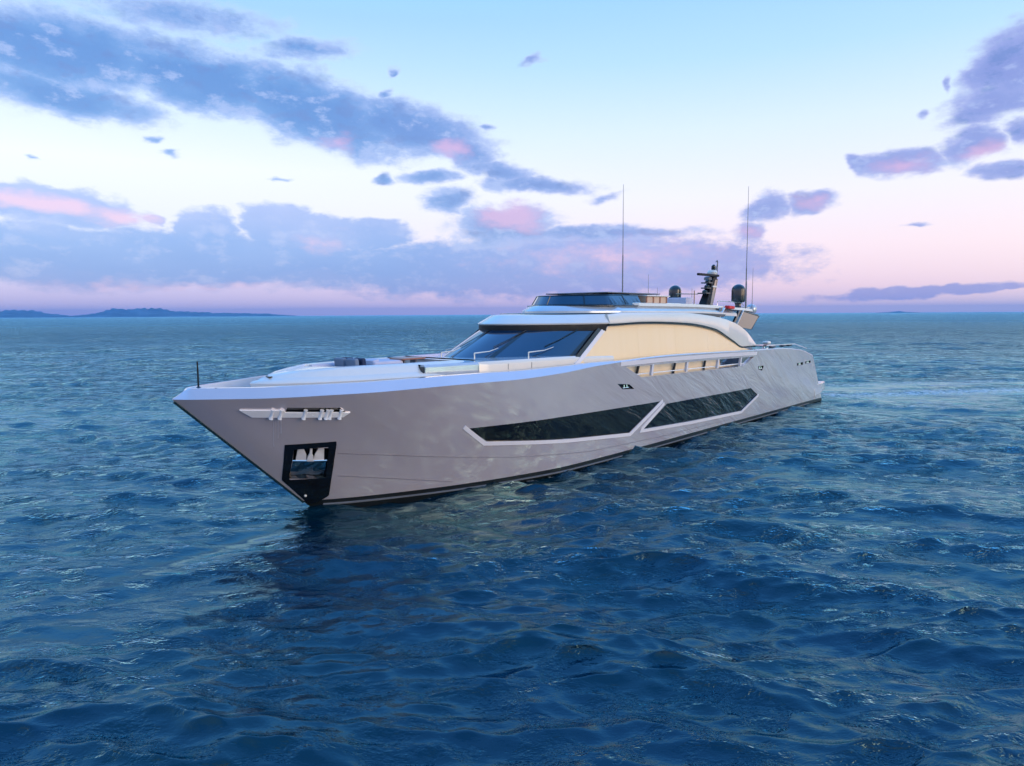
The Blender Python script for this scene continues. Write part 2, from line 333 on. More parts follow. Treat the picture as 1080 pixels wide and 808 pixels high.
# ---------------------------------------------------------------- sea
TH = R(48); SX, SY = -6.2111, 20.5479
def sea():
    ang = np.concatenate([np.arange(-180, -56, 1.5), np.arange(-56, -42, .2), np.arange(-42, 42, .075), np.arange(42, 56, .2), np.arange(56, 180, 1.5)])
    r = [3.0]
    while r[-1] < 60000:
        q = r[-1]; r.append(q+(max(.03, min(q*q/3200, q*.006)) if q < 300 else q*.05))
    r = np.array(r); na, nr = len(ang), len(r)
    A, Rr = np.meshgrid(np.radians(ang), r)
    x = Rr*np.sin(A); y = Rr*np.cos(A)
    dr = np.gradient(r)[:, None]*np.ones_like(A); da = (np.gradient(ang)*PI/180)[None, :]*Rr
    sp = np.maximum(dr, np.minimum(da, dr*8))
    z = np.zeros_like(x); wx = np.zeros_like(x); wy = np.zeros_like(x)
    g = np.random.default_rng(5)
    N = 190
    lam = np.exp(g.uniform(np.log(.32), np.log(13), N))
    for L in lam:
        th = R(258)+g.normal(0, .42)       # travel direction of the wavelets
        a = .0112*L**.85/np.sqrt(N/60.)*(1 if L < 1.1 else (1.1/L)**.62)
        k = 2*PI/L; ph = g.uniform(0, 2*PI)
        att = np.clip((L/sp-2.2)/2.5, 0, 1)
        p = k*(x*math.cos(th)+y*math.sin(th))+ph
        a *= 1+.45*math.exp(-((L-6)/2.5)**2)
        c = np.cos(p)*a*att; s_ = np.sin(p)*a*att
        z += c; wx -= s_*math.cos(th)*.9; wy -= s_*math.sin(th)*.9
    # gusts: patches of stronger and weaker chop
    gust = np.zeros_like(x)
    for i in range(10):
        L = g.uniform(14, 60); th = g.uniform(0, PI); gust += np.sin(2*PI/L*(x*math.cos(th)*.7+y*math.sin(th))+g.uniform(0, 6))
    gust = 1+.22*gust/np.sqrt(5)
    # calm swaths and the disturbed water astern, foam also whitening in reflected sky and a glint
    def seg(x, y, a, b, w):
        ax, ay = a; bx, by = b; L2 = (bx-ax)**2+(by-ay)**2; q = np.clip(((x-ax)*(bx-ax)+(y-ay)*(by-ay))/L2, 0, 1)
        return np.exp(-(((x-ax-q*(bx-ax))**2+(y-ay-q*(by-ay))**2)/w**2))
    wob = 1.1*np.sin(x*.31+y*.12)+.8*np.sin(y*.45-x*.17)+.4*np.sin(x*.9+1.3*y)
    xs_, ys_ = x+wob*.7, y+wob
    calm = np.zeros_like(x)
    for a, b, w, k_ in CALM: calm = np.maximum(calm, k_*seg(xs_, ys_, a, b, w))
    foam_sheen = np.zeros_like(x)
    for a, b, w, k_ in FOAM_SHEEN: foam_sheen = np.maximum(foam_sheen, k_*seg(x+wob*.25, y+wob*.3, a, b, w))
    wl = [(SX+math.cos(TH)*s_+math.sin(TH)*wb(s_), SY+math.sin(TH)*s_-math.cos(TH)*wb(s_)) for s_ in np.linspace(0, 36.6, 26)]
    near = (np.abs(x) < 40) & (y > 15) & (y < 60); xn, yn = x[near], y[near]; fh = np.zeros_like(xn)
    for a, b in zip(wl[:-1], wl[1:]): fh = np.maximum(fh, .34*seg(xn, yn, a, b, .18))
    foam_sheen[near] = np.maximum(foam_sheen[near], fh)
    z *= gust*(1-.86*calm); wx *= (1-.8*calm); wy *= (1-.6*calm)
    z += foam_sheen*.01; x = x+wx*gust; y = y+wy*gust
    v = np.stack([x, y, z], -1).reshape(-1, 3).astype(np.float32)
    i = np.arange(nr-1)[:, None]*na; j = np.arange(na)[None, :]; j2 = (j+1) % na
    f = np.stack([i+j, i+j2, i+na+j2, i+na+j], -1).reshape(-1, 4).astype(np.int32)
    me = bpy.data.meshes.new('sea'); nv = len(v)
    v = np.vstack([v, [[0, 0, 0]]]).astype(np.float32)
    tri = np.stack([np.arange(na), np.full(na, nv), (np.arange(na)+1) % na], -1).astype(np.int32)
    me.vertices.add(nv+1); me.vertices.foreach_set('co', v.ravel())
    me.loops.add(f.size+tri.size); me.loops.foreach_set('vertex_index', np.concatenate([f.ravel(), tri.ravel()]))
    me.polygons.add(len(f)+len(tri))
    me.polygons.foreach_set('loop_start', np.concatenate([np.arange(len(f))*4, len(f)*4+np.arange(len(tri))*3]).astype(np.int32))
    for nm, arr in (('calm', calm), ('foam_sheen', foam_sheen)):
        at = me.attributes.new(nm, 'FLOAT', 'POINT'); at.data.foreach_set('value', np.append(arr.ravel(), 0).astype(np.float32))
    me.update(calc_edges=True); me.materials.append(M['water']); me.shade_smooth()
    o = bpy.data.objects.new('sea', me); link(o); tag(o, kind='structure')
sea()

# ---------------------------------------------------------------- far shore
def ridge(name, pts, dist, depth, seed, mcol):
    """a run of low hills; pts = (azimuth deg, height m)"""
    g = random.Random(seed); mb = MB(); rows = []
    az = [p[0] for p in pts]; hs = [p[1] for p in pts]; n = 220; K = 12
    for i in range(n+1):
        a = az[0]+(az[-1]-az[0])*i/n; h = float(np.interp(a, az, hs))
        h *= 1+.06*math.sin(i*.55+seed)+.05*math.sin(i*1.7)+.03*g.uniform(-1, 1)
        row = []
        for k in range(K+1):
            q = k/K; d = dist+depth*(q-.35); prof = math.sin(PI*min(1, q*1.0))**.8
            hh = h*prof*(1+.10*math.sin(i*.31+k*1.3)+.06*g.uniform(-1, 1)) if 0 < k < K else -4
            row.append((d*math.sin(R(a)), d*math.cos(R(a)), hh if 0 < i < n else -4))
        rows.append(row)
    mb.grid(rows); o = mb.build(name, mcol, smooth=60); tag(o, kind='structure'); return o
M['hill'] = mat('hill_scrub_haze', (.09, .14, .17), .9, var=.3, vscale=.004)  # scrub colour with the blue of distant haze mixed into it

# ---------------------------------------------------------------- yacht: hull form, s aft from the stem, t to port, z up
def HS(u, v):
    s1 = -3.88+u*37.88; s0 = u*36.6
    t1, z1 = kb(s1), kz(s1); t0 = wb(s0)
    t = t0+(t1-t0)*v
    t -= .88*v*(1-v)*max(0, 1-abs(u-.09)/.16)*min(1, u/.05) if 0 < v < 1 else 0
    return Vector((s0+(s1-s0)*v, -t, z1*v))
def HN(u, v):
    e = 1e-3; a = HS(min(u+e, 1), v)-HS(max(u-e, 0), v); b = HS(u, min(v+.02, 1))-HS(u, max(v-.02, 0))
    n = a.cross(b); n.normalize()
    return n if n.y < 0 else -n
def UV(s, z):
    u, v = min(max((s+2*z/3.7)/37, 0), 1), z/3.7
    for _ in range(12):
        p = HS(u, v); e = 1e-4
        a = (HS(u+e, v)-p)/e; b = (HS(u, v+e)-p)/e
        d = a.x*b.z-b.x*a.z; r1, r2 = s-p.x, z-p.z
        u += (r1*b.z-b.x*r2)/d; v += (a.x*r2-a.z*r1)/d; u = min(max(u, 0), 1); v = min(max(v, 0), 1.2)
    return u, v
def off(uv, d): return HS(*uv)+HN(*uv)*d
def slab(mb, top, bot, m, d0, d1):
    """closed slab hugging the hull between two chains of (u, v), from offset d0 to d1"""
    def rows(d): return [[off((a[0]+(b[0]-a[0])*k/m, a[1]+(b[1]-a[1])*k/m), d) for k in range(m+1)] for a, b in zip(top, bot)]
    r0_, r1_ = rows(d0), rows(d1)
    mb.grid(r0_); mb.grid(r1_)
    mb.grid([[r[0] for r in r0_], [r[0] for r in r1_]]); mb.grid([[r[-1] for r in r0_], [r[-1] for r in r1_]])
    mb.grid([r0_[0], r1_[0]]); mb.grid([r0_[-1], r1_[-1]])
def chains(top, bot, n=60):
    """two polylines over s -> matching (u, v) chains"""
    xs = sorted(set([p[0] for p in top]+[p[0] for p in bot]+list(np.linspace(top[0][0], top[-1][0], n))))
    T = [UV(x, float(np.interp(x, [p[0] for p in top], [p[1] for p in top]))) for x in xs]
    B = [UV(x, float(np.interp(x, [p[0] for p in bot], [p[1] for p in bot]))) for x in xs]
    return T, B
def ribbon(path, w, n=12):
    """a band of width w along an (s, z) path -> (u, v) chains"""
    P = []
    for i in range(len(path)-1):
        for k in range(n): P.append(Vector(path[i]).lerp(Vector(path[i+1]), k/n))
    P.append(Vector(path[-1])); A, B = [], []
    for i, p in enumerate(P):
        d = (P[min(i+1, len(P)-1)]-P[max(i-1, 0)]).normalized(); nrm = Vector((-d.y, d.x))
        A.append(UV(*(p+nrm*w/2))); B.append(UV(*(p-nrm*w/2)))
    return A, B

yacht = empty('motor_yacht', (SX, SY, 0), TH)
tag(yacht, 'long silver motor yacht with cream side windows lying still on the blue sea', 'yacht')
WT1 = [(4.1, 2.18), (7.7, 2.14), (14.89, 2.06)]; WB1 = [(4.1, 2.18), (4.94, 1.64), (6.86, 1.44), (8.77, 1.25), (12.68, .97), (14.89, 2.06)]
WT2 = [(13.75, .97), (15.5, 1.90), (24.4, 1.84), (25.39, 1.39)]; WB2 = [(13.75, .97), (18.06, .82), (23.47, .7), (25.39, 1.39)]
ST = [(11.98, 3.72), (24.31, 3.53)]; SB = [(11.98, 3.72), (13.2, 3.22), (23.0, 3.10), (24.31, 3.53)]
def lerpuv(a, b, q): return (a[0]+(b[0]-a[0])*q, a[1]+(b[1]-a[1])*q)
PK_T = [(.0330, .563), (.0550, .545)]      # recess behind the anchor, upper edge / lower edge
PK_B = [(.0083, .286), (.0308, .265)]
PLV, PLU = [.03, .279, .405, .509, .602], [.0015, .0036, .0138, .0223, .0300]
PRV, PRU = [.03, .099, .195, .285, .372, .459, .519, .574, .60], [.006, .0201, .0286, .0367, .0447, .0524, .0576, .0623, .0640]
def uvchain(a, b, n=12): return [lerpuv(a, b, i/n) for i in range(n+1)]

def hull():
    mb = MB(); rings = []; VS = [0, .06]+[.06+.94*i/16 for i in range(1, 17)]
    us = sorted(set([round(i/170, 5) for i in range(171)]+[.002, .004, .008, .012]))
    for u in us:
        s0, s1 = u*36.6, -3.88+u*37.88
        half = [Vector((s0, 0, -1.3)), Vector((s0, -wb(s0)*.7, -.8))]
        for v in VS: half.append(HS(u, v))
        K = HS(u, 1.0); b = -K.y; fade = float(np.interp(s1, [-3.88, 5, 8, 10.5, 12], [1, 1, .8, .35, .15]))
        w = min(.31*fade, b); h = .27*fade if b > 0 else .0
        rise = float(np.interp(s1, [-3.88, -3.45, -2.5, 40], [0, 1, 1, 1]))
        z1 = K.z+h*rise
        half.append(Vector((K.x+.0, -(b-w), z1)))
        cw = min(.16, b-w); half.append(Vector((K.x, -(b-w-cw), z1+.005)))
        iw = max(b-w-cw-.04, 0); zd = float(np.interp(s1, [-3.88, -3.2, -2.6, -1.5, 8, 9], [z1, z1, 3.45, 3.2, 3.15, 3.0]))
        half.append(Vector((K.x, -iw, min(zd, z1)))); half.append(Vector((K.x, 0, min(zd, z1)+.0)))
        ring = half+[Vector((p.x, -p.y, p.z)) for p in half[1:-1]][::-1]
        rings.append(ring)
    nb = len(rings[0]); mb.grid(rings, True)
    # slots: boot top black, deck pale
    hl = len(half)
    for i in range(len(mb.f)):
        j = i % nb; jj = j if j < hl-1 else nb-1-j
        mb.mi[i] = 1 if jj <= 2 else (2 if jj >= hl-3 else 0)
    mb.f.append(tuple(range(len(mb.v)-nb, len(mb.v)))); mb.mi.append(0)
    o = mb.build('hull', ['silver', 'boot', 'deck', 'black'], yacht, smooth=28)
    # cutters
    cuts = []
    def cut(top, bot, m, d0, d1, mt='black'):
        c = MB(); slab(c, top, bot, m, d0, d1); c_ = c.build('cutter', mt, yacht, smooth=0); cuts.append(c_)
    cut(*chains(WT1, WB1), 1, .3, -.05); cut(*chains(WT2, WB2), 1, .3, -.05)
    cut(*chains(ST, SB), 1, .3, -.5, 'silver')
    cut(uvchain(*PK_T), uvchain(*PK_B), 1, .3, -.30)
    cut(*chains([(-1.5, 3.33), (-.2, 3.24), (.02, 3.08)], [(-1.5, 3.17), (-.2, 3.07), (.02, 3.06)]), 1, .3, -.06)
    for q in HOLES:
        a, b, c, d = [UV(*p) for p in q]; cut([a, b], [d, c], 1, .2, -.08)
    col = bpy.data.collections.new('cutters')
    for c in cuts:
        md = o.modifiers.new('cut', 'BOOLEAN'); md.operation = 'DIFFERENCE'; md.object = c; md.solver = 'EXACT'
        try: md.material_mode = 'TRANSFER'
        except Exception: pass
    bpy.context.view_layer.update(); dg = bpy.context.evaluated_depsgraph_get(); me = bpy.data.meshes.new_from_object(o.evaluated_get(dg))
    o.modifiers.clear(); o.data = me
    for c in cuts: bpy.data.objects.remove(c)
    return o
HOLES = [[(11.5, 3.08), (12.35, 3.0), (12.75, 2.78), (11.9, 2.83)], [(25.0, 2.98), (25.75, 2.96), (25.6, 2.70), (25.1, 2.78)],
         [(31.0, 2.80), (32.1, 2.80), (32.1, 2.64), (31.0, 2.64)], [(32.5, 2.82), (33.6, 2.82), (33.6, 2.68), (32.5, 2.68)]]
hull_o = hull()
def piece(name, mt, chs, m, d0, d1, parent, **kw):
    mb = MB(); slab(mb, *chs, m, d0, d1); return mb.build(name, mt, parent, **kw)
for T_, B_, path in ((WT1, WB1, [(3.92, 2.25), (4.86, 1.58), (6.84, 1.375), (8.77, 1.185), (12.78, .89), (15.1, 2.06)]),
                     (WT2, WB2, [(15.25, 1.93), (13.5, .93), (18.06, .755), (23.5, .635), (25.5, 1.36)])):
    g = piece('hull_window', 'hglass', chains(T_, B_), 2, -.035, -.055, yacht)
    piece('window_frame', 'trim', ribbon(path, .13, 14), 1, .022, -.03, g, smooth=40)
def crease(pts, w=.03, d=.004):
    return piece('hull_chine', 'step_shade', ribbon(pts, w, 24), 1, d, -.01, yacht, smooth=50)
crease([(.22, 1.78), (3.88, 1.23), (6.15, .93), (10.1, .58), (15.5, .46), (22, .42)])
crease([(.42, 1.02), (2.2, .70), (4.0, .36)])
piece('spray_rail', 'grey', ribbon([(.3, .07), (4.2, .06), (9, .06), (20, .06), (34, .06)], .035, 30), 1, .05, -.01, yacht)
for s in (14.0, 17.0, 20.1, 22.7):
    zt = float(np.interp(s, [11.98, 24.31], [3.72, 3.53]))+.03; zb = float(np.interp(s, [13.12, 22.92, 24.31], [3.28, 3.16, 3.53]))-.03
    piece('bulwark_post', 'trim', ([UV(s-.07, zt), UV(s+.07, zt)], [UV(s-.07, zb), UV(s+.07, zb)]), 1, .0, -.10, yacht)
piece('rail_cap', 'trim', ribbon([(11.6, 3.86), (15, 3.86), (20, 3.79), (24.6, 3.69)], .17, 16), 1, .012, -.02, yacht)
mb = MB(); mb.tube([off(UV(x, float(np.interp(x, [13.0, 23.2], [3.34, 3.21]))), -.12) for x in np.linspace(12.7, 23.4, 12)], .022, 6); mb.build('slot_rail', 'bright', yacht)
for q in HOLES:
    s0, s1 = min(p[0] for p in q), max(p[0] for p in q); zz = sum(p[1] for p in q)/4; c = off(UV((s0+s1)/2, zz), -.03)
    mb = MB(); mb.tube([c+Vector((-.22, 0, -.05)), c+Vector((.22, 0, -.05))], .025); mb.tube([c+Vector((-.1, 0, -.05)), c+Vector((-.1, 0, .08))], .022); mb.tube([c+Vector((.1, 0, -.05)), c+Vector((.1, 0, .08))], .022)
    mb.build('fairlead', 'chrome', yacht)
# bow fairlead plate, long and thin
def bow_plate():
    mb = MB()
    up = [(-2.52, 3.33), (-1.55, 3.27), (-1.5, 3.20), (.06, 3.09), (.12, 3.09)]; dn = [(-2.52, 3.33), (-2.2, 3.11), (-.02, 2.96), (.12, 3.09)]
    slab(mb, *chains(up, dn, 30), 1, .04, -.01)
    p = mb.build('bow_fairlead', 'bright', yacht)
    for x in (-1.78, -1.58, -1.02, -.62, -.47, -.38, -.12):
        z = float(np.interp(x, [-2.52, .12], [3.24, 3.05])); r = MB()
        a, b = off(UV(x, z-.12), .07), off(UV(x, z+.13), .05); b = Vector((b.x*.7+a.x*.3, b.y*.7+a.y*.3, b.z))
        r.tube([a, a.lerp(b, .25), a.lerp(b, .7), b], [.062, .040, .040, .06], 10); r.build('roller_post', 'bright', p)
    for x, z0, z1, w in ((-1.72, 3.08, 2.15, .02), (-1.55, 3.06, 2.55, .03), (-1.62, 3.07, 2.4, .014)):
        m = MB(); slab(m, *ribbon([(x, z0), (x+(3.1-z1)*.28, z1)], w, 6), 1, .003, -.01); m.build('drain_streak', 'streak', p)
    return p
bow_plate()
# anchor pocket: painted surround, cut recess with a steel plate and the anchor
def pocket():
    n = 16
    def frame(v0, v1, q0, q1):
        T, B = [], []
        for i in range(n+1):
            v = v0+(v1-v0)*i/n
            l = float(np.interp(v, PLV, PLU)); r = float(np.interp(v, PRV, PRU))
            T.append((l+(r-l)*q0(v) if callable(q0) else l+(r-l)*q0, v)); B.append((l+(r-l)*q1(v) if callable(q1) else l+(r-l)*q1, v))
        return T, B
    def ql(v):  # inner opening edges as a fraction between l and r
        l = float(np.interp(v, PLV, PLU)); r = float(np.interp(v, PRV, PRU))
        a = float(np.interp(v, [.286, .563], [PK_B[0][0], PK_T[0][0]])); return (a-l)/(r-l)
    def qr(v):
        l = float(np.interp(v, PLV, PLU)); r = float(np.interp(v, PRV, PRU))
        a = float(np.interp(v, [.265, .545], [PK_B[1][0], PK_T[1][0]])); return (a-l)/(r-l)
    mb = MB()
    for fr in (frame(.555, .600, 0, 1), frame(.03, .275, 0, 1), frame(.275, .555, 0, ql), frame(.275, .555, qr, 1)):
        slab(mb, *fr, 3, .012, -.02)
    p = mb.build('anchor_pocket', 'black', yacht, smooth=30)
    c = [HS(*PK_T[0]), HS(*PK_T[1]), HS(*PK_B[1]), HS(*PK_B[0])]; nn = HN(.036, .41)
    def at(a, b, d):  # a across 0..1, b down 0..1
        return (c[0].lerp(c[1], a)).lerp(c[3].lerp(c[2], a), b)+nn*d
    # stainless bow plate, lower half, leaning outwards at its top
    mb = MB(); rows = []
    for j in range(9):
        rows.append([at(.03+.94*i/10, .42+.55*j/8, -.05-.10*(j/8)+.02*math.sin(i*1.1+j*.8)) for i in range(11)])
    mb.grid(rows); mb.grid([[q-nn*.03 for q in r] for r in rows])
    mb.build('steel_plate', 'chrome', p)
    mb = MB(); mb.tube([at(0.02, .42, -.03), at(.5, .41, .0), at(.98, .42, -.03)], .03, 8); mb.build('plate_rim', 'chrome', p)
    # anchor: two flukes, crown and shank
    a = MB()
    for sgn in (-1, 1):
        x0 = .5+sgn*.10; x1 = .5+sgn*.40; x2 = .5+sgn*.16
        q = [at(x0, .40, .0), at(x1, .42, -.02), at(.5+sgn*.38, .07, -.10), at(x2+sgn*.06, .07, -.10), at(x0+sgn*.02, .24, -.03)]
        a.add(q+[w-nn*.06 for w in q], [(0, 1, 2, 3, 4), (9, 8, 7, 6, 5)]+[(i, i+5, (i+1) % 5+5, (i+1) % 5) for i in range(5)])
    flo = a.build('anchor', 'anchor', yacht, smooth=0, bevel=.012)
    s_ = MB(); q = [at(.40, .40, .05), at(.60, .40, .05), at(.58, .27, .03), at(.54, .20, .0), at(.53, .02, -.05), at(.47, .02, -.05), at(.46, .20, .0), at(.42, .27, .03)]
    s_.add(q+[w-nn*.08 for w in q], [tuple(range(8)), tuple(range(15, 7, -1))]+[(i, i+8, (i+1) % 8+8, (i+1) % 8) for i in range(8)]); s_.build('shank', 'anchor', flo, smooth=0, bevel=.015)
    lt = MB(); cc = off((.006, .115), .02); lt.lathe(cc, [(.0, -.045), (.035, -.03), (.045, 0), (.035, .03), (0, .045)], 12); lt.build('bow_light', 'white', yacht)
pocket()
mb = MB(); mb.tube([HS(0, v)+Vector((-.012, 0, -.01)) for v in np.linspace(.05, .985, 20)], .035, 8); mb.build('stem_guard', 'stem', yacht)
# jack staff on the bow
mb = MB(); mb.tube([(-3.2, -.05, 3.9), (-3.2, -.05, 4.62)], [.028, .022]); mb.lathe((-3.2, -.05, 3.9), [(.07, -.03), (.07, .02), (.03, .05)], 10); mb.build('jack_staff', 'black', yacht)
mb = MB(); mb.box((-3.0, -.55, 3.78), (.05, .03, .30), ry=.35); mb.build('rail_cleat', 'grey', yacht)

# swim platform and transom
mb = MB(); rings = []
for s, w, zb_, zt in ((34.9, 3.32, .25, 1.22), (36.0, 3.33, .35, 1.25), (37.2, 3.22, .55, 1.22), (37.7, 2.95, .62, 1.14)):
    rings.append([Vector((s, y*w, z)) for y, z in ((-.9, zb_), (-1, zb_+.15), (-1, zt-.06), (-.97, zt), (.97, zt), (1, zt-.06), (1, zb_+.15), (.9, zb_))])
mb.loft(rings); mb.build('swim_platform', 'silver', yacht, smooth=40, bevel=.03)

# ---------------------------------------------------------------- foredeck lounge
def ringpts(half, z, inset=0.0):
    """half outline [(s, t)] t>=0 -> closed ring at height z, moved inwards by inset"""
    P = [Vector((a, b)) for a, b in half]; out = []
    for i, p in enumerate(P):
        d = (P[min(i+1, len(P)-1)]-P[max(i-1, 0)]); 
        if i == 0 and p.y < .02: d = Vector((0, 1))
        d.normalize(); nr_ = Vector((d.y, -d.x))   # inwards
        q = p+nr_*inset
        out.append(Vector((q.x, max(q.y, .0), 0)))
    zf = z if callable(z) else (lambda s, t: z)
    port = [Vector((q.x, -q.y, zf(q.x, q.y))) for q in out]; st = [Vector((q.x, q.y, zf(q.x, q.y))) for q in out]
    if out[0].y < 1e-3: st = st[1:]
    return port[::-1]+st
def body(name, half, levels, mt, parent, topcap=True, smooth=35, bevel=0):
    mb = MB(); rings = [ringpts(half, z, i) for z, i in levels]; mb.loft(rings); return mb.build(name, mt, parent, smooth=smooth, bevel=bevel)
fs = pch([-1.75, -1.5, -1, 0, 1.5, 3, 4.9], [0, .36, .78, 1.32, 1.80, 2.08, 2.20])
LO = [(s, fs(s)) for s in np.linspace(-1.75, 4.9, 40)]
def zl(a, b): return lambda s, t: float(np.interp(s, [-1.75, -.8, .3, 5], [a, (a+b)/2+.03, b, b]))
def build_lounge():
    mb = MB(); rings = [ringpts(LO, z, i) for z, i in [(3.1, .05), (3.80, .04), (3.90, 0), (3.95, .04), (zl(3.97, 4.02), .22), (zl(3.98, 4.05), .26), (zl(4.0, 4.20), .38), (zl(4.01, 4.27), .48)]]
    n = len(LO); inner = []
    for i in range(n):
        s_ = .05+(i/(n-1))*4.45; inner.append((s_, max(.008, (fs(s_)-.62)*min(1, i/5)**.6)))
    rings += [ringpts(inner, 4.29, -.06), ringpts(inner, 4.27, 0), ringpts(inner, 4.20, .02), ringpts(inner, 3.86, .08)]
    mb.loft(rings); return mb.build('foredeck_lounge', 'white', yacht, smooth=50)
lounge = build_lounge()
mb = MB(); mb.box((-1.22, -.12, 4.06), (.10, .20, .05)); mb.build('vent', 'black', yacht)
def cushion(name, c, d, mt, parent, ry=0, rz=0, bev=.05, taper=1.0, rx=0):
    mb = MB(); mb.box((0, 0, 0), d, taper=taper); o = mb.build(name, mt, parent, smooth=60, bevel=bev, seg=4)
    o.location = c; o.rotation_euler = (rx, ry, rz); return o
sofa = cushion('forward_sofa', (1.55, 0, 4.07), (.75, 1.7, .22), 'greycush', yacht)
for dx, yy, mt in ((-.05, -.30, 'greycush'), (.22, -.30, 'navy'), (-.05, .35, 'greycush'), (.22, .35, 'navy')):
    cushion('backrest', (0, 0, 0), (.16, .52, .34), mt, sofa, ry=-.12).location = (dx, yy, .22)
sunpad = cushion('sun_pad', (2.75, .25, 4.15), (1.2, 1.6, .36), 'lilac', yacht, bev=.09)
cushion('head_rest', (0, 0, 0), (.26, 1.4, .10), 'lilac', sunpad, ry=-.2).location = (-.45, 0, .18)
for sg in (-1, 1):
    mb = MB(); rows = []
    for q in np.linspace(.6, 4.2, 16):
        t = fs(q)-.80; rows.append([Vector((q, sg*t, 3.9)), Vector((q, sg*t, 4.22)), Vector((q, sg*(t-.04), 4.27)), Vector((q, sg*(t-.16), 4.27)), Vector((q, sg*(t-.22), 4.2)), Vector((q, sg*(t-.24), 3.9))])
    mb.loft(rows); mb.build('side_bolster', 'lilac', yacht, smooth=50)
tb = empty('deck_table', (0, 0, 0)); tb.matrix_world = yacht.matrix_world
def world_thing(name, loc, rz=0):
    c, s = math.cos(TH), math.sin(TH); return empty(name, (SX+c*loc[0]-s*loc[1], SY+s*loc[0]+c*loc[1], loc[2]), TH+rz)
bpy.data.objects.remove(tb)
tb = world_thing('deck_table', (3.75, -.25, 4.05)); tag(tb, 'low wooden table with a reddish brown top in the foredeck lounge', 'table')
mb = MB(); mb.box((0, 0, .30), (1.0, .7, .05)); mb.build('table_top', 'teak', tb, bevel=.012)
for a in (-1, 1):
    mb = MB(); mb.box((a*.25, 0, .10), (.07, .3, .36)); mb.build('leg', 'grey', tb, bevel=.01)

# ---------------------------------------------------------------- forward trunk, windscreen, side windows
TR = [(3.0, 1.75), (3.05, 1.98), (3.5, 2.10), (5, 2.35), (7, 2.60), (9, 2.78), (10.5, 2.88), (12.2, 2.92)]
def ztr(dz): return lambda s, t: dz+float(np.interp(s, [2.9, 5, 8.5, 10.3, 12.3], [4.24, 4.24, 4.24, 4.22, 4.12]))
def trunk():
    # low side coamings joined by the cabin top behind
    mb = MB(); inner = [(3.0, 1.72), (4.2, 1.65), (4.95, 1.5)]
    for sg in (-1, 1):
        O = [(3.0, 1.75), (3.03, 1.98), (3.5, 2.10), (4.3, 2.22), (5.05, 2.36)]; I = [(3.0, 1.72), (3.03, 1.60), (3.5, 1.58), (4.3, 1.55), (5.05, 1.5)]
        rings = []
        for (so_, to), (si, ti) in zip(O, I):
            rings.append([Vector((so_, sg*to, 3.1)), Vector((so_, sg*to, 4.16)), Vector((so_, sg*(to-.08), 4.24)), Vector((si, sg*(ti+.05), 4.24)), Vector((si, sg*ti, 4.18)), Vector((si, sg*ti, 3.1))])
        mb = MB(); mb.loft(rings); mb.build('side_coaming', 'steelblue', yacht, smooth=40)
    rings = []
    for lev, ins in ((3.1-4.24, 0), (-.14, 0), (-.05, .015), (0, .07), (.02, .6)):
        half = [(5.0, 1.4), (5.02, 2.30)]+[(s, float(np.interp(s, [p[0] for p in TR], [p[1] for p in TR]))) for s in np.linspace(5.2, 12.2, 26)]
        half = [(5.0, .01)]+half
        rings.append(ringpts(half, ztr(lev), ins))
    mb = MB(); mb.loft(rings); mb.build('cabin_top', 'white', yacht, smooth=40)
    # dark front end of the port coaming and seams
    for sg in (-1, 1):
        mb = MB(); mb.box((2.985, sg*1.79, 4.06), (.02, .33, .24)); mb.build('locker_face', 'black', yacht)
    for s in (5.0, 6.3, 7.4):
        t = float(np.interp(s, [p[0] for p in TR], [p[1] for p in TR])); mb = MB(); mb.box((s, -(t+.003), 4.02), (.012, .02, .20), rz=-.1); mb.build('panel_seam', 'grey', yacht)
trunk()
def Ef(t): return 8.0+3.75*(abs(t)/2.85)**2.1
def Bf(t): return 5.95+4.30*(abs(t)/2.76)**2.1
TT = np.linspace(-1, 1, 49)
mb = MB(); mb.grid([[Vector((Bf(x*2.76), -x*2.76, 4.24)) for x in TT], [Vector((Ef(x*2.78)+.50, -x*2.72, 5.42)) for x in TT]])
ws = mb.build('windscreen', 'bglass', yacht, smooth=60)
def onws(x, q, d=0):
    a = Vector((Bf(x*2.76), -x*2.76, 4.24)); b = Vector((Ef(x*2.78)+.50, -x*2.72, 5.42)); n = Vector((-1, -x*1.2, .7)).normalized(); return a.lerp(b, q)+n*d
for x in (-.97, -.45, .0, .45, .97):
    mb = MB(); w = .02 if abs(x) < .9 else .035; ps_ = [onws(x, .02, .004), onws(x, .5, .004), onws(x, .98, .004)]
    rows = [[onws(x-w, q, .012), onws(x+w, q, .012)] for q in (.0, .25, .5, .75, 1)]; rows2 = [[onws(x-w, q, -.02), onws(x+w, q, -.02)] for q in (.0, .25, .5, .75, 1)]
    mb.loft([[a[0], a[1], b[1], b[0]] for a, b in zip(rows, rows2)]); mb.build('mullion', 'black', ws, smooth=30)
for x in (-.62, -.12, .34, .72):
    b0 = onws(x, .0, .08)+Vector((-.12, 0, .02)); mb = MB()
    mb.tube([b0+Vector((0, 0, -.06)), b0+Vector((0, 0, .14))], .024, 8); w = mb.build('wiper', 'white', yacht)
    m2 = MB(); m2.tube([b0+Vector((0, 0, .13)), onws(x+.045, .16, .09), onws(x+.08, .26, .07)], [.024, .016, .010], 8); m2.build('wiper_arm', 'white', w)
    m3 = MB(); m3.tube([onws(x+.02, .30, .045), onws(x+.07, .50, .04), onws(x+.12, .80, .045)], .018, 6); m3.build('wiper_blade', 'black', w)
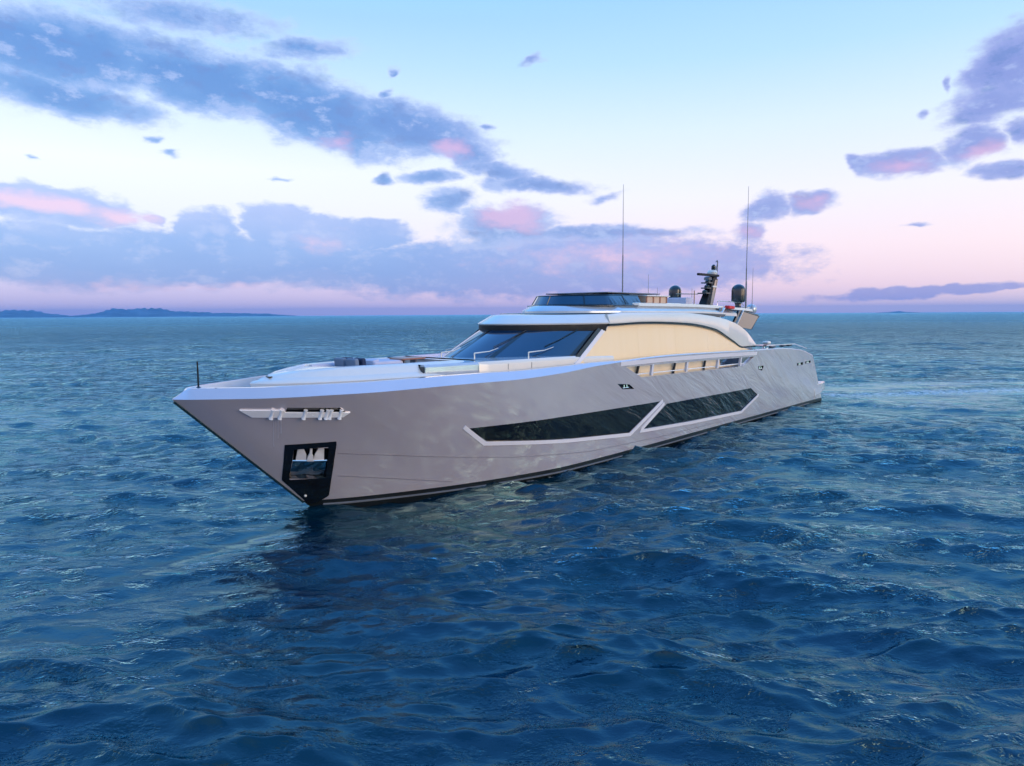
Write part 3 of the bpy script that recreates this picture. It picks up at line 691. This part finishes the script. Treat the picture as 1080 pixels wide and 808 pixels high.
# visor under the eave
mb = MB(); out_ = [Vector((Ef(x*2.85)+.03, -x*2.85, 5.38)) for x in TT]
mb.loft([[Vector((Ef(x*2.85)+.03, -x*2.83, 5.42)), Vector((Ef(x*2.85)+.0, -x*2.83, 5.34)), Vector((Ef(x*2.85)+.03, -x*2.80, 5.15)), Vector((Ef(x*2.85)+.12, -x*2.74, 5.11)), Vector((Ef(x*2.85)+.55, -x*2.62, 5.13)), Vector((Ef(x*2.85)+.55, -x*2.62, 5.42))] for x in TT])
mb.build('visor', 'matte', yacht, smooth=50)
# side glazing
ctop = pch([10, 12, 14.55, 18.15, 21.2, 23.44, 24.64, 26], [5.38, 5.39, 5.44, 5.35, 5.03, 4.36, 4.0, 3.75])
def side_t(z): return 2.86-.10*(z-4.0)
def cabin_side():
    for sg in (-1, 1):
        mb = MB(); rows = []
        for s in np.linspace(9.6, 25.6, 50):
            zt = ctop(s) if s > 12 else float(np.interp(s, [9.6, 10.24, 12], [3.7, 4.25, 5.37])); rows.append([Vector((s, sg*(side_t(z)-.05), z)) for z in np.linspace(3.0, zt, 8)])
        mb.grid(rows); mb.grid([[p-Vector((0, sg*.2, 0)) for p in r] for r in rows]); mb.build('cabin_wall', 'tan', yacht)
    edges = [9.75, 14.2, 17.4, 20.6, 25.3]
    for sg in (-1, 1):
        for a, b in zip(edges[:-1], edges[1:]):
            mb = MB(); ss = sorted(set([a+.003, b-.003]+list(np.linspace(a+.003, b-.003, 18))+([12.0, 10.24] if a < 10 else [])))
            rows = []
            for s in ss:
                zt = (ctop(s) if s > 12 else float(np.interp(s, [9.75, 10.24, 12], [3.86, 4.25, 5.37])))-.015; rows.append([Vector((s, sg*side_t(z), z)) for z in np.linspace(3.08, zt, 10)])
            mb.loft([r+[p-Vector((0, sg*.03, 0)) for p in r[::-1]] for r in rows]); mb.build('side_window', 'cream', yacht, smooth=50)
    # slanted pillar trims
    for sg in (-1, 1):
        mb = MB()
        rows = []
        for q in np.linspace(-.35, 1, 12):
            s = 10.18+1.78*q; z = 4.22+1.16*q
            rows.append([Vector((s-.06, sg*(side_t(z)+.0), z+.03)), Vector((s+.10, sg*(side_t(z)+.03), z-.06)), Vector((s+.10, sg*(side_t(z)-.08), z-.06)), Vector((s-.06, sg*(side_t(z)-.08), z+.03))])
        mb.loft(rows); mb.build('pillar_trim', 'trim', yacht)
        mb = MB(); rows = []
        for q in np.linspace(-.1, 1.02, 12):
            s = 10.12+1.78*q; z = 4.22+1.16*q; T = side_t(z)-.01
            rows.append([Vector((s-.28, sg*(T-.04), z+.02)), Vector((s, sg*T, z)), Vector((s, sg*(T-.2), z)), Vector((s-.28, sg*(T-.2), z+.02))])
        mb.loft(rows); mb.build('pillar', 'black', yacht)
    # dark raked struts seen through the bulwark slots
    for s in (13.85, 17.0, 20.0):
        mb = MB(); mb.box((s, -3.0, 3.45), (.14, .05, .75), ry=.35); mb.build('side_brace', 'matte', yacht, bevel=.01)
cabin_side()
mb = MB(); mb.box((22.9, -2.93, 3.35), (2.2, .04, .42)); mb.build('aft_door_glass', 'bglass', yacht)

# ---------------------------------------------------------------- roof
atop = pch([8, 11.8, 13.2, 18, 20.85, 23.4, 25.2, 26.6], [5.76, 5.78, 5.84, 5.83, 5.69, 5.38, 4.86, 4.08])
abot = pch([8, 12, 14.55, 18.15, 21.2, 23.44, 24.64, 26.6], [5.41, 5.42, 5.47, 5.38, 5.06, 4.39, 4.03, 4.03])
def roof():
    front = [(Ef(x*2.85), x*2.85) for x in np.linspace(0.004, 1, 22)]
    sides = [(s, 2.85+(.0 if s < 20 else 0)) for s in np.linspace(12.2, 22, 24)]
    half = front+sides
    def zb(s, t): return abot(s)
    def zt(s, t): return atop(s)
    mb = MB(); rings = [ringpts(half, zb, .30), ringpts(half, lambda s, t: zb(s, t)-.01, .0), ringpts(half, lambda s, t: zb(s, t)+.04, -.03)]
    # fascia leans back at the front, nearly upright at the sides
    def ring_var(z, insf, inss):
        pts = []; P = [Vector(p) for p in half]
        for i, p in enumerate(P):
            d = (P[min(i+1, len(P)-1)]-P[max(i-1, 0)]).normalized()
            if i == 0: d = Vector((0, 1))
            n_ = Vector((d.y, -d.x)); f = min(1, max(0, (p.x-10.0)/2.5)); q = p+n_*(insf+(inss-insf)*f); pts.append(Vector((q.x, max(0.003, q.y))))
        port = [Vector((q.x, -q.y, z(q.x, q.y))) for q in pts]; return port[::-1]+[Vector((q.x, q.y, z(q.x, q.y))) for q in pts]
    rings += [ring_var(zt, .50, .10), ring_var(lambda s, t: zt(s, t)+.015, .56, .16), ring_var(lambda s, t: zt(s, t)+.05, 1.0, .5)]
    mb.loft(rings); mb.build('roof', 'white', yacht, smooth=38)
    for sg in (-1, 1):
        mb = MB(); rows = []
        for s in np.linspace(11.9, 26.6, 60):
            a, b = atop(s)+.003, abot(s)-.003; w = 2.885
            if b > a-.03: b = a-.03
            rows.append([Vector((s, sg*(w), b)), Vector((s, sg*(w+.015), b+.05)), Vector((s, sg*(w-.09), a-.03)), Vector((s, sg*(w-.12), a)), Vector((s, sg*(w-.42), a+.01)), Vector((s, sg*(w-.42), b))])
        mb.loft(rows); mb.build('roof_arch', 'white', yacht, smooth=38)
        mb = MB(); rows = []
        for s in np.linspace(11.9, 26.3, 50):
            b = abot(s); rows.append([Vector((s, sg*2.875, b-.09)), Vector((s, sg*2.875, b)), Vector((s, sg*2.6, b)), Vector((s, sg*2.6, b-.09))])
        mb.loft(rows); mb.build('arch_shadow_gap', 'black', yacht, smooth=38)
roof()
def E2(t): return 10.75+2.6*(abs(t)/2.55)**2.2
def tier(name, half_w, s1, E, levels, mt, n=20, smooth=38, zfun=None):
    half = [(E(x*half_w), x*half_w) for x in np.linspace(.004, 1, n)]+[(s, half_w) for s in np.linspace(E(half_w)+.3, s1, 26)]
    mb = MB(); mb.loft([ringpts(half, (lambda s, t, z=z: z+(zfun(s) if zfun else 0)), i) for z, i in levels]); return mb.build(name, mt, yacht, smooth=smooth)
sagf = pch([9, 14, 20, 24, 28], [0, .0, -.02, -.12, -.28])
tier('roof_gap_shade', 2.62, 23.0, lambda t: 9.3+2.9*(abs(t)/2.62)**2.1, [(5.70, .1), (5.83, .0), (5.85, .06)], 'black', zfun=sagf)  # black strip stands in for the shade in the gap above the roof
tier('upper_fairing', 2.52, 24.6, E2, [(5.78, .0), (5.93, .02), (6.13, .30), (6.16, .42)], 'steelblue', zfun=sagf)
# flybridge deck running aft, its pale rim and dark lower edge
def E3(t): return 11.5+1.8*(abs(t)/2.2)**2.2
tier('flybridge_rim', 2.28, 27.2, lambda t: 13.9+1.2*(abs(t)/2.28)**2, [(6.10, .05), (6.15, -.02), (6.27, .02), (6.30, .10), (6.28, .3)], 'white', zfun=sagf)
tier('rim_gasket', 2.27, 27.0, lambda t: 11.2+1.9*(abs(t)/2.27)**2.2, [(6.06, .1), (6.17, .0), (6.185, .05)], 'black', zfun=sagf)
# flybridge windscreen
def fly_screen():
    half = [(E3(x*2.1), x*2.1) for x in np.linspace(.004, 1, 20)]+[(s, 2.1) for s in np.linspace(13.4, 15.6, 8)]
    rise = lambda s: float(np.interp(s, [10, 14, 15.6], [.36, .43, .42]))
    mb = MB(); lo = ringpts(half, lambda s, t: 6.18, .0); hi = ringpts(half, lambda s, t: 6.18+rise(s), .24)
    mb.grid([lo, hi]); mb.grid([[p+Vector((.03, 0, -.0)) for p in lo], [p+Vector((.03, 0, -.0)) for p in hi]]); g = mb.build('flybridge_windscreen', 'bglass', yacht, smooth=50)
    mb = MB(); mb.tube(hi, .028, 6); mb.build('top_rail', 'black', g)
    mb = MB(); mb.tube([p+Vector((0, 0, .01)) for p in lo], .03, 6); mb.build('bottom_rail', 'black', g)
    for i in (4, 14, len(lo)//2, len(lo)-15, len(lo)-5):
        mb = MB(); mb.tube([lo[i], hi[i]], .03, 6); mb.build('screen_post', 'black', g)
fly_screen()
mb = MB(); mb.box((15.7, 0, 6.72), (4.4, 3.4, .05)); mb.build('folding_top', 'grey', yacht, bevel=.02)
for a, b in ((14.2, 1.5), (14.2, -1.5), (17.9, 1.5), (17.9, -1.5)):
    mb = MB(); mb.tube([(a, b, 6.1), (a, b, 6.69)], .03); mb.build('top_support', 'grey', yacht)
# helm and bar furniture behind the screen
st = cushion('flybridge_seat', (15.3, -.6, 6.35), (.7, 1.6, .32), 'navy', yacht)
cushion('seat_back', (0, 0, 0), (.14, 1.6, .40), 'navy', st).location = (.35, 0, .15)
bar = cushion('flybridge_bar', (17.3, -1.55, 6.42), (1.9, .6, .34), 'tan', yacht, bev=.02)
for i, x in enumerate((-.9, -.3, .3, .9)): cushion('bar_post', (0, 0, 0), (.09, .64, .40), 'teak', bar, bev=.005).location = (x, -.01, .0)
cushion('bar_top', (0, 0, 0), (2.1, .8, .05), 'white', bar, bev=.015).location = (.05, 0, .20)
b2 = cushion('bench', (21.0, -.6, 6.44), (.7, 2.0, .34), 'lilac', yacht, bev=.05)
mb = MB(); mb.tube([(20.9, -1.9, 6.2), (20.9, -1.9, 6.95)], .025); mb.tube([(19.0, -1.9, 6.75), (21.3, -1.9, 6.78)], .02); mb.build('hand_rail', 'black', yacht)
mb = MB(); mb.tube([(23.5, -1.9, 6.2), (23.5, -1.9, 6.46), (26.6, -1.9, 6.40), (27.0, -1.9, 6.1)], .022); mb.tube([(22, 1.9, 6.2), (22, 1.9, 6.5), (26.8, 1.9, 6.4)], .022); mb.build('guard_rail', 'chrome', yacht)
# domes
for (s, t, z0, z1, r) in ((25.5, -1.7, 6.66, 7.46, .36), (26.55, 1.7, 6.42, 7.44, .385)):
    mb = MB(); h = z1-z0-r*.95
    prof = [(.0, -.03), (r*.86, 0), (r*.97, .08), (r, .2)]+[(r, h)]+[(r*math.cos(a), h+r*.95*math.sin(a)) for a in np.linspace(.15, 1.5, 9)]+[(.0, h+r*.955)]
    mb.lathe((s, -t, z0), prof, 28); d = mb.build('satellite_dome', 'dome', yacht, smooth=50)
    mb = MB(); mb.lathe((s, -t, 6.02), [(.30, 0), (.22, .1), (.16, .2), (.2, z0-6.02)], 16); mb.build('dome_pedestal', 'white' if t < 0 else 'black', d, smooth=50)
# mast: raked aft
def mast():
    def prof(s0, w, dp, z): return [Vector((s0-dp, -w, z)), Vector((s0-dp, w, z)), Vector((s0+dp, w, z)), Vector((s0+dp, -w, z))]
    mb = MB(); mb.loft([prof(25.95, .26, .44, 6.2), prof(26.38, .20, .34, 7.0), prof(26.8, .16, .26, 7.8), prof(27.0, .13, .2, 8.1)]); m_ = mb.build('mast', 'matte', yacht, bevel=.03)
    mb = MB(); mb.loft([[Vector((s-dp, -w-.012, z)), Vector((s+dp, -w-.012, z)), Vector((s+dp, -w+.02, z)), Vector((s-dp, -w+.02, z))] for s, w, z, dp in ((26.22, .25, 6.3, .15), (26.52, .20, 7.0, .13), (26.92, .16, 7.75, .10))]); mb.build('mast_side', 'tan', m_)
    mb = MB(); mb.loft([[Vector((s-.02, -w, z)), Vector((s-.02, w, z)), Vector((s+.05, w, z)), Vector((s+.05, -w, z))] for s, w, z in ((26.36, .27, 6.4), (26.73, .22, 7.0), (27.11, .18, 7.8))]); mb.build('mast_back', 'tan', m_)
    mb = MB(); mb.box((25.75, -.25, 7.98), (2.5, .16, .13)); mb.build('radar_scanner', 'matte', m_, bevel=.02)
    mb = MB(); mb.lathe((26.2, 0, 7.72), [(.22, 0), (.22, .14), (.12, .2)], 14); mb.build('radar_base', 'grey', m_)
    for z, s, w in ((7.55, 26.1, .5), (7.25, 26.0, .4), (6.95, 25.75, .55)):
        mb = MB(); mb.box((s, 0, z), (.5, w, .07)); mb.lathe((s-.1, -.1, z), [(.14, 0), (.15, .12), (.06, .2)], 12); mb.build('mast_spreader', 'dome', m_, bevel=.01)
    mb = MB(); mb.lathe((26.75, 0, 8.05), [(.0, -.02), (.28, .0), (.3, .12), (.22, .24), (.0, .3)], 16); mb.build('navigation_radome', 'white', m_)
    mb = MB(); mb.box((26.65, -.2, 7.35), (.55, .1, .10)); mb.build('mast_lamp', 'white', m_)
    mb = MB(); mb.lathe((26.9, 0, 8.3), [(.10, 0), (.13, .08), (.13, .24), (.06, .33)], 12); mb.build('masthead_light', 'black', m_)
    mb = MB(); mb.tube([(27.25, 0, 8.0), (27.3, 0, 8.5), (27.42, 0, 8.78), (27.35, 0, 8.9), (27.2, 0, 8.8)], .03); mb.tube([(27.4, 0, 8.1), (27.45, 0, 8.85)], .02); mb.build('wind_sensor', 'grey', m_)
mast()
# whip aerials
for (s, t, z0, z1) in ((20.6, -2.15, 6.2, 12.63), (26.4, 2.2, 5.0, 12.75)):
    mb = MB(); mb.tube([(s, -t, z0), (s, -t, z0+(z1-z0)*.42), (s, -t, z0+(z1-z0)*.43), (s-.02, -t, z1)], [.04, .032, .022, .010], 8); w = mb.build('whip_aerial', 'grey', yacht)
    mb = MB(); mb.lathe((s, -t, z0), [(.08, 0), (.08, .12), (.045, .3)], 10); mb.build('aerial_base', 'black', w)
for (s, t, z0, z1) in ((23.0, -2.0, 6.2, 8.0), (24.0, -2.0, 6.2, 7.3), (28.0, 1.9, 6.1, 8.4), (27.2, 1.9, 6.1, 7.6), (22.0, 1.2, 6.2, 7.1)):
    mb = MB(); mb.tube([(s, -t, z0), (s, -t, z1)], [.02, .008], 6); mb.build('short_aerial', 'grey', yacht)
# aft overhang of the flybridge, struts, glass screen
def strut(p, q, w, mt='black'):
    mb = MB(); p, q = Vector(p), Vector(q); d = q-p
    mb.loft([[c+Vector((-w/2, -.06, 0)), c+Vector((w/2, -.06, 0)), c+Vector((w/2, .06, 0)), c+Vector((-w/2, .06, 0))] for c in (p, q)]); return mb.build('aft_strut', mt, yacht, bevel=.012)
for sg in (-1, 1):
    strut((22.1, sg*2.45, 5.5), (23.0, sg*2.35, 6.1), .22); strut((22.4, sg*2.5, 5.5), (23.3, sg*2.4, 6.1), .07, 'white')
    strut((24.2, sg*2.45, 5.15), (25.3, sg*2.35, 5.98), .25); strut((24.55, sg*2.5, 5.15), (25.65, sg*2.4, 5.98), .07, 'white')
mb = MB(); mb.loft([[Vector((s, -2.35, z)), Vector((s, -2.35, z+.06)), Vector((s, 2.35, z+.06)), Vector((s, 2.35, z))] for s, z in ((22.6, 5.98), (25, 5.93), (27.9, 5.66))]); mb.build('aft_awning', 'black', yacht, bevel=.01)
for sg in (-1, 1):
    mb = MB(); P = [Vector((25.4, sg*2.4, 5.95)), Vector((27.85, sg*2.4, 5.62)), Vector((26.6, sg*2.5, 4.9)), Vector((24.7, sg*2.5, 5.05))]
    mb.add(P+[p-Vector((0, sg*.03, 0)) for p in P], [(0, 1, 2, 3), (7, 6, 5, 4)]+[(i, i+4, (i+1) % 4+4, (i+1) % 4) for i in range(4)]); g = mb.build('aft_glass', 'glass', yacht)
    mb = MB(); mb.tube(P+[P[0]], .025, 6); mb.build('glass_frame', 'black', g)
mb = MB(); rr = .32; mb.lathe((28.6, -1.6, 6.02), [(.0, -.3)]+[(rr*math.cos(a), rr*math.sin(a)) for a in np.linspace(-1.3, 1.4, 10)]+[(0, rr)], 18); mb.box((28.0, -1.6, 6.12), (1.3, .12, .10)); mb.build('horn_speaker', 'steelblue', yacht, smooth=50)
rb = cushion('folded_flag', (0, 0, 0), (.75, .25, .16), 'red', None, bev=.05)
c, s = math.cos(TH), math.sin(TH); q = (23.9, -2.42, 6.03); rb.location = (SX+c*q[0]-s*q[1], SY+s*q[0]+c*q[1], q[2]+.09); rb.rotation_euler = (0, .05, TH)
tag(rb, 'small red cloth bundle on the aft edge of the upper deck', 'flag')
# aft deck furniture seen over the rail
mb = MB(); mb.box((27.0, 0, 3.55), (3.0, 3.6, .5)); mb.build('aft_bench', 'grey', yacht, bevel=.06)
at_ = world_thing('aft_table', (31.6, -1.2, 3.0)); tag(at_, 'low dark topped table standing on the stern deck', 'table')
mb = MB(); mb.box((0, 0, .78), (1.7, 1.0, .05)); mb.build('table_top', 'black', at_, bevel=.01)
mb = MB(); mb.lathe((0, 0, 0), [(.3, 0), (.08, .05), (.08, .76)], 12); mb.build('leg', 'chrome', at_)
cu = cushion('towel_roll', (0, 0, 0), (.5, .4, .22), 'white', None, bev=.1); q = (32.1, -1.2, 3.93)
cu.location = (SX+c*q[0]-s*q[1], SY+s*q[0]+c*q[1], q[2]); cu.rotation_euler = (0, 0, TH); tag(cu, 'white rolled towel lying on the stern table', 'towel')
for s_ in (27.6, 29.2, 30.2):
    mb = MB(); mb.box((s_, -3.3, 3.9), (.5, .2, .10)); mb.build('deck_cleat', 'black', yacht, bevel=.02)
mb = MB(); mb.tube([(26.5, -3.45, 3.8), (26.5, -3.45, 4.02), (30.8, -3.42, 3.95), (33.0, -3.35, 3.6)], .022); mb.build('stern_rail', 'chrome', yacht)

# hills on the horizon
ridge('hills', [(-46, 110), (-38, 128), (-34.8, 112), (-32.6, 22), (-31.4, 50), (-30, 135), (-27.4, 150), (-25.5, 92), (-23, 66), (-20, 52), (-17.2, 5)], 14000, 3500, 3, 'hill')
ridge('islet', [(27.8, 3), (28.6, 12), (29.3, 30), (29.7, 14), (30.6, 3)], 15000, 900, 9, 'hill')

# ---------------------------------------------------------------- air
def haze():
    mb = MB(); mb.box((0, 9000, 97), (50000, 22000, 204)); o = mb.build('haze', [], None, smooth=0); o.data.materials.clear()
    m = bpy.data.materials.new('haze_air'); m.use_nodes = True; m.node_tree.nodes.clear()
    v = m.node_tree.nodes.new('ShaderNodeVolumePrincipled'); v.inputs['Color'].default_value = (.13, .50, 1, 1); v.inputs['Density'].default_value = HAZE; v.inputs['Anisotropy'].default_value = .2
    ou = m.node_tree.nodes.new('ShaderNodeOutputMaterial'); m.node_tree.links.new(v.outputs[0], ou.inputs['Volume']); o.data.materials.append(m)
    tag(o, kind='stuff')
HAZE = 5.5e-5
haze()
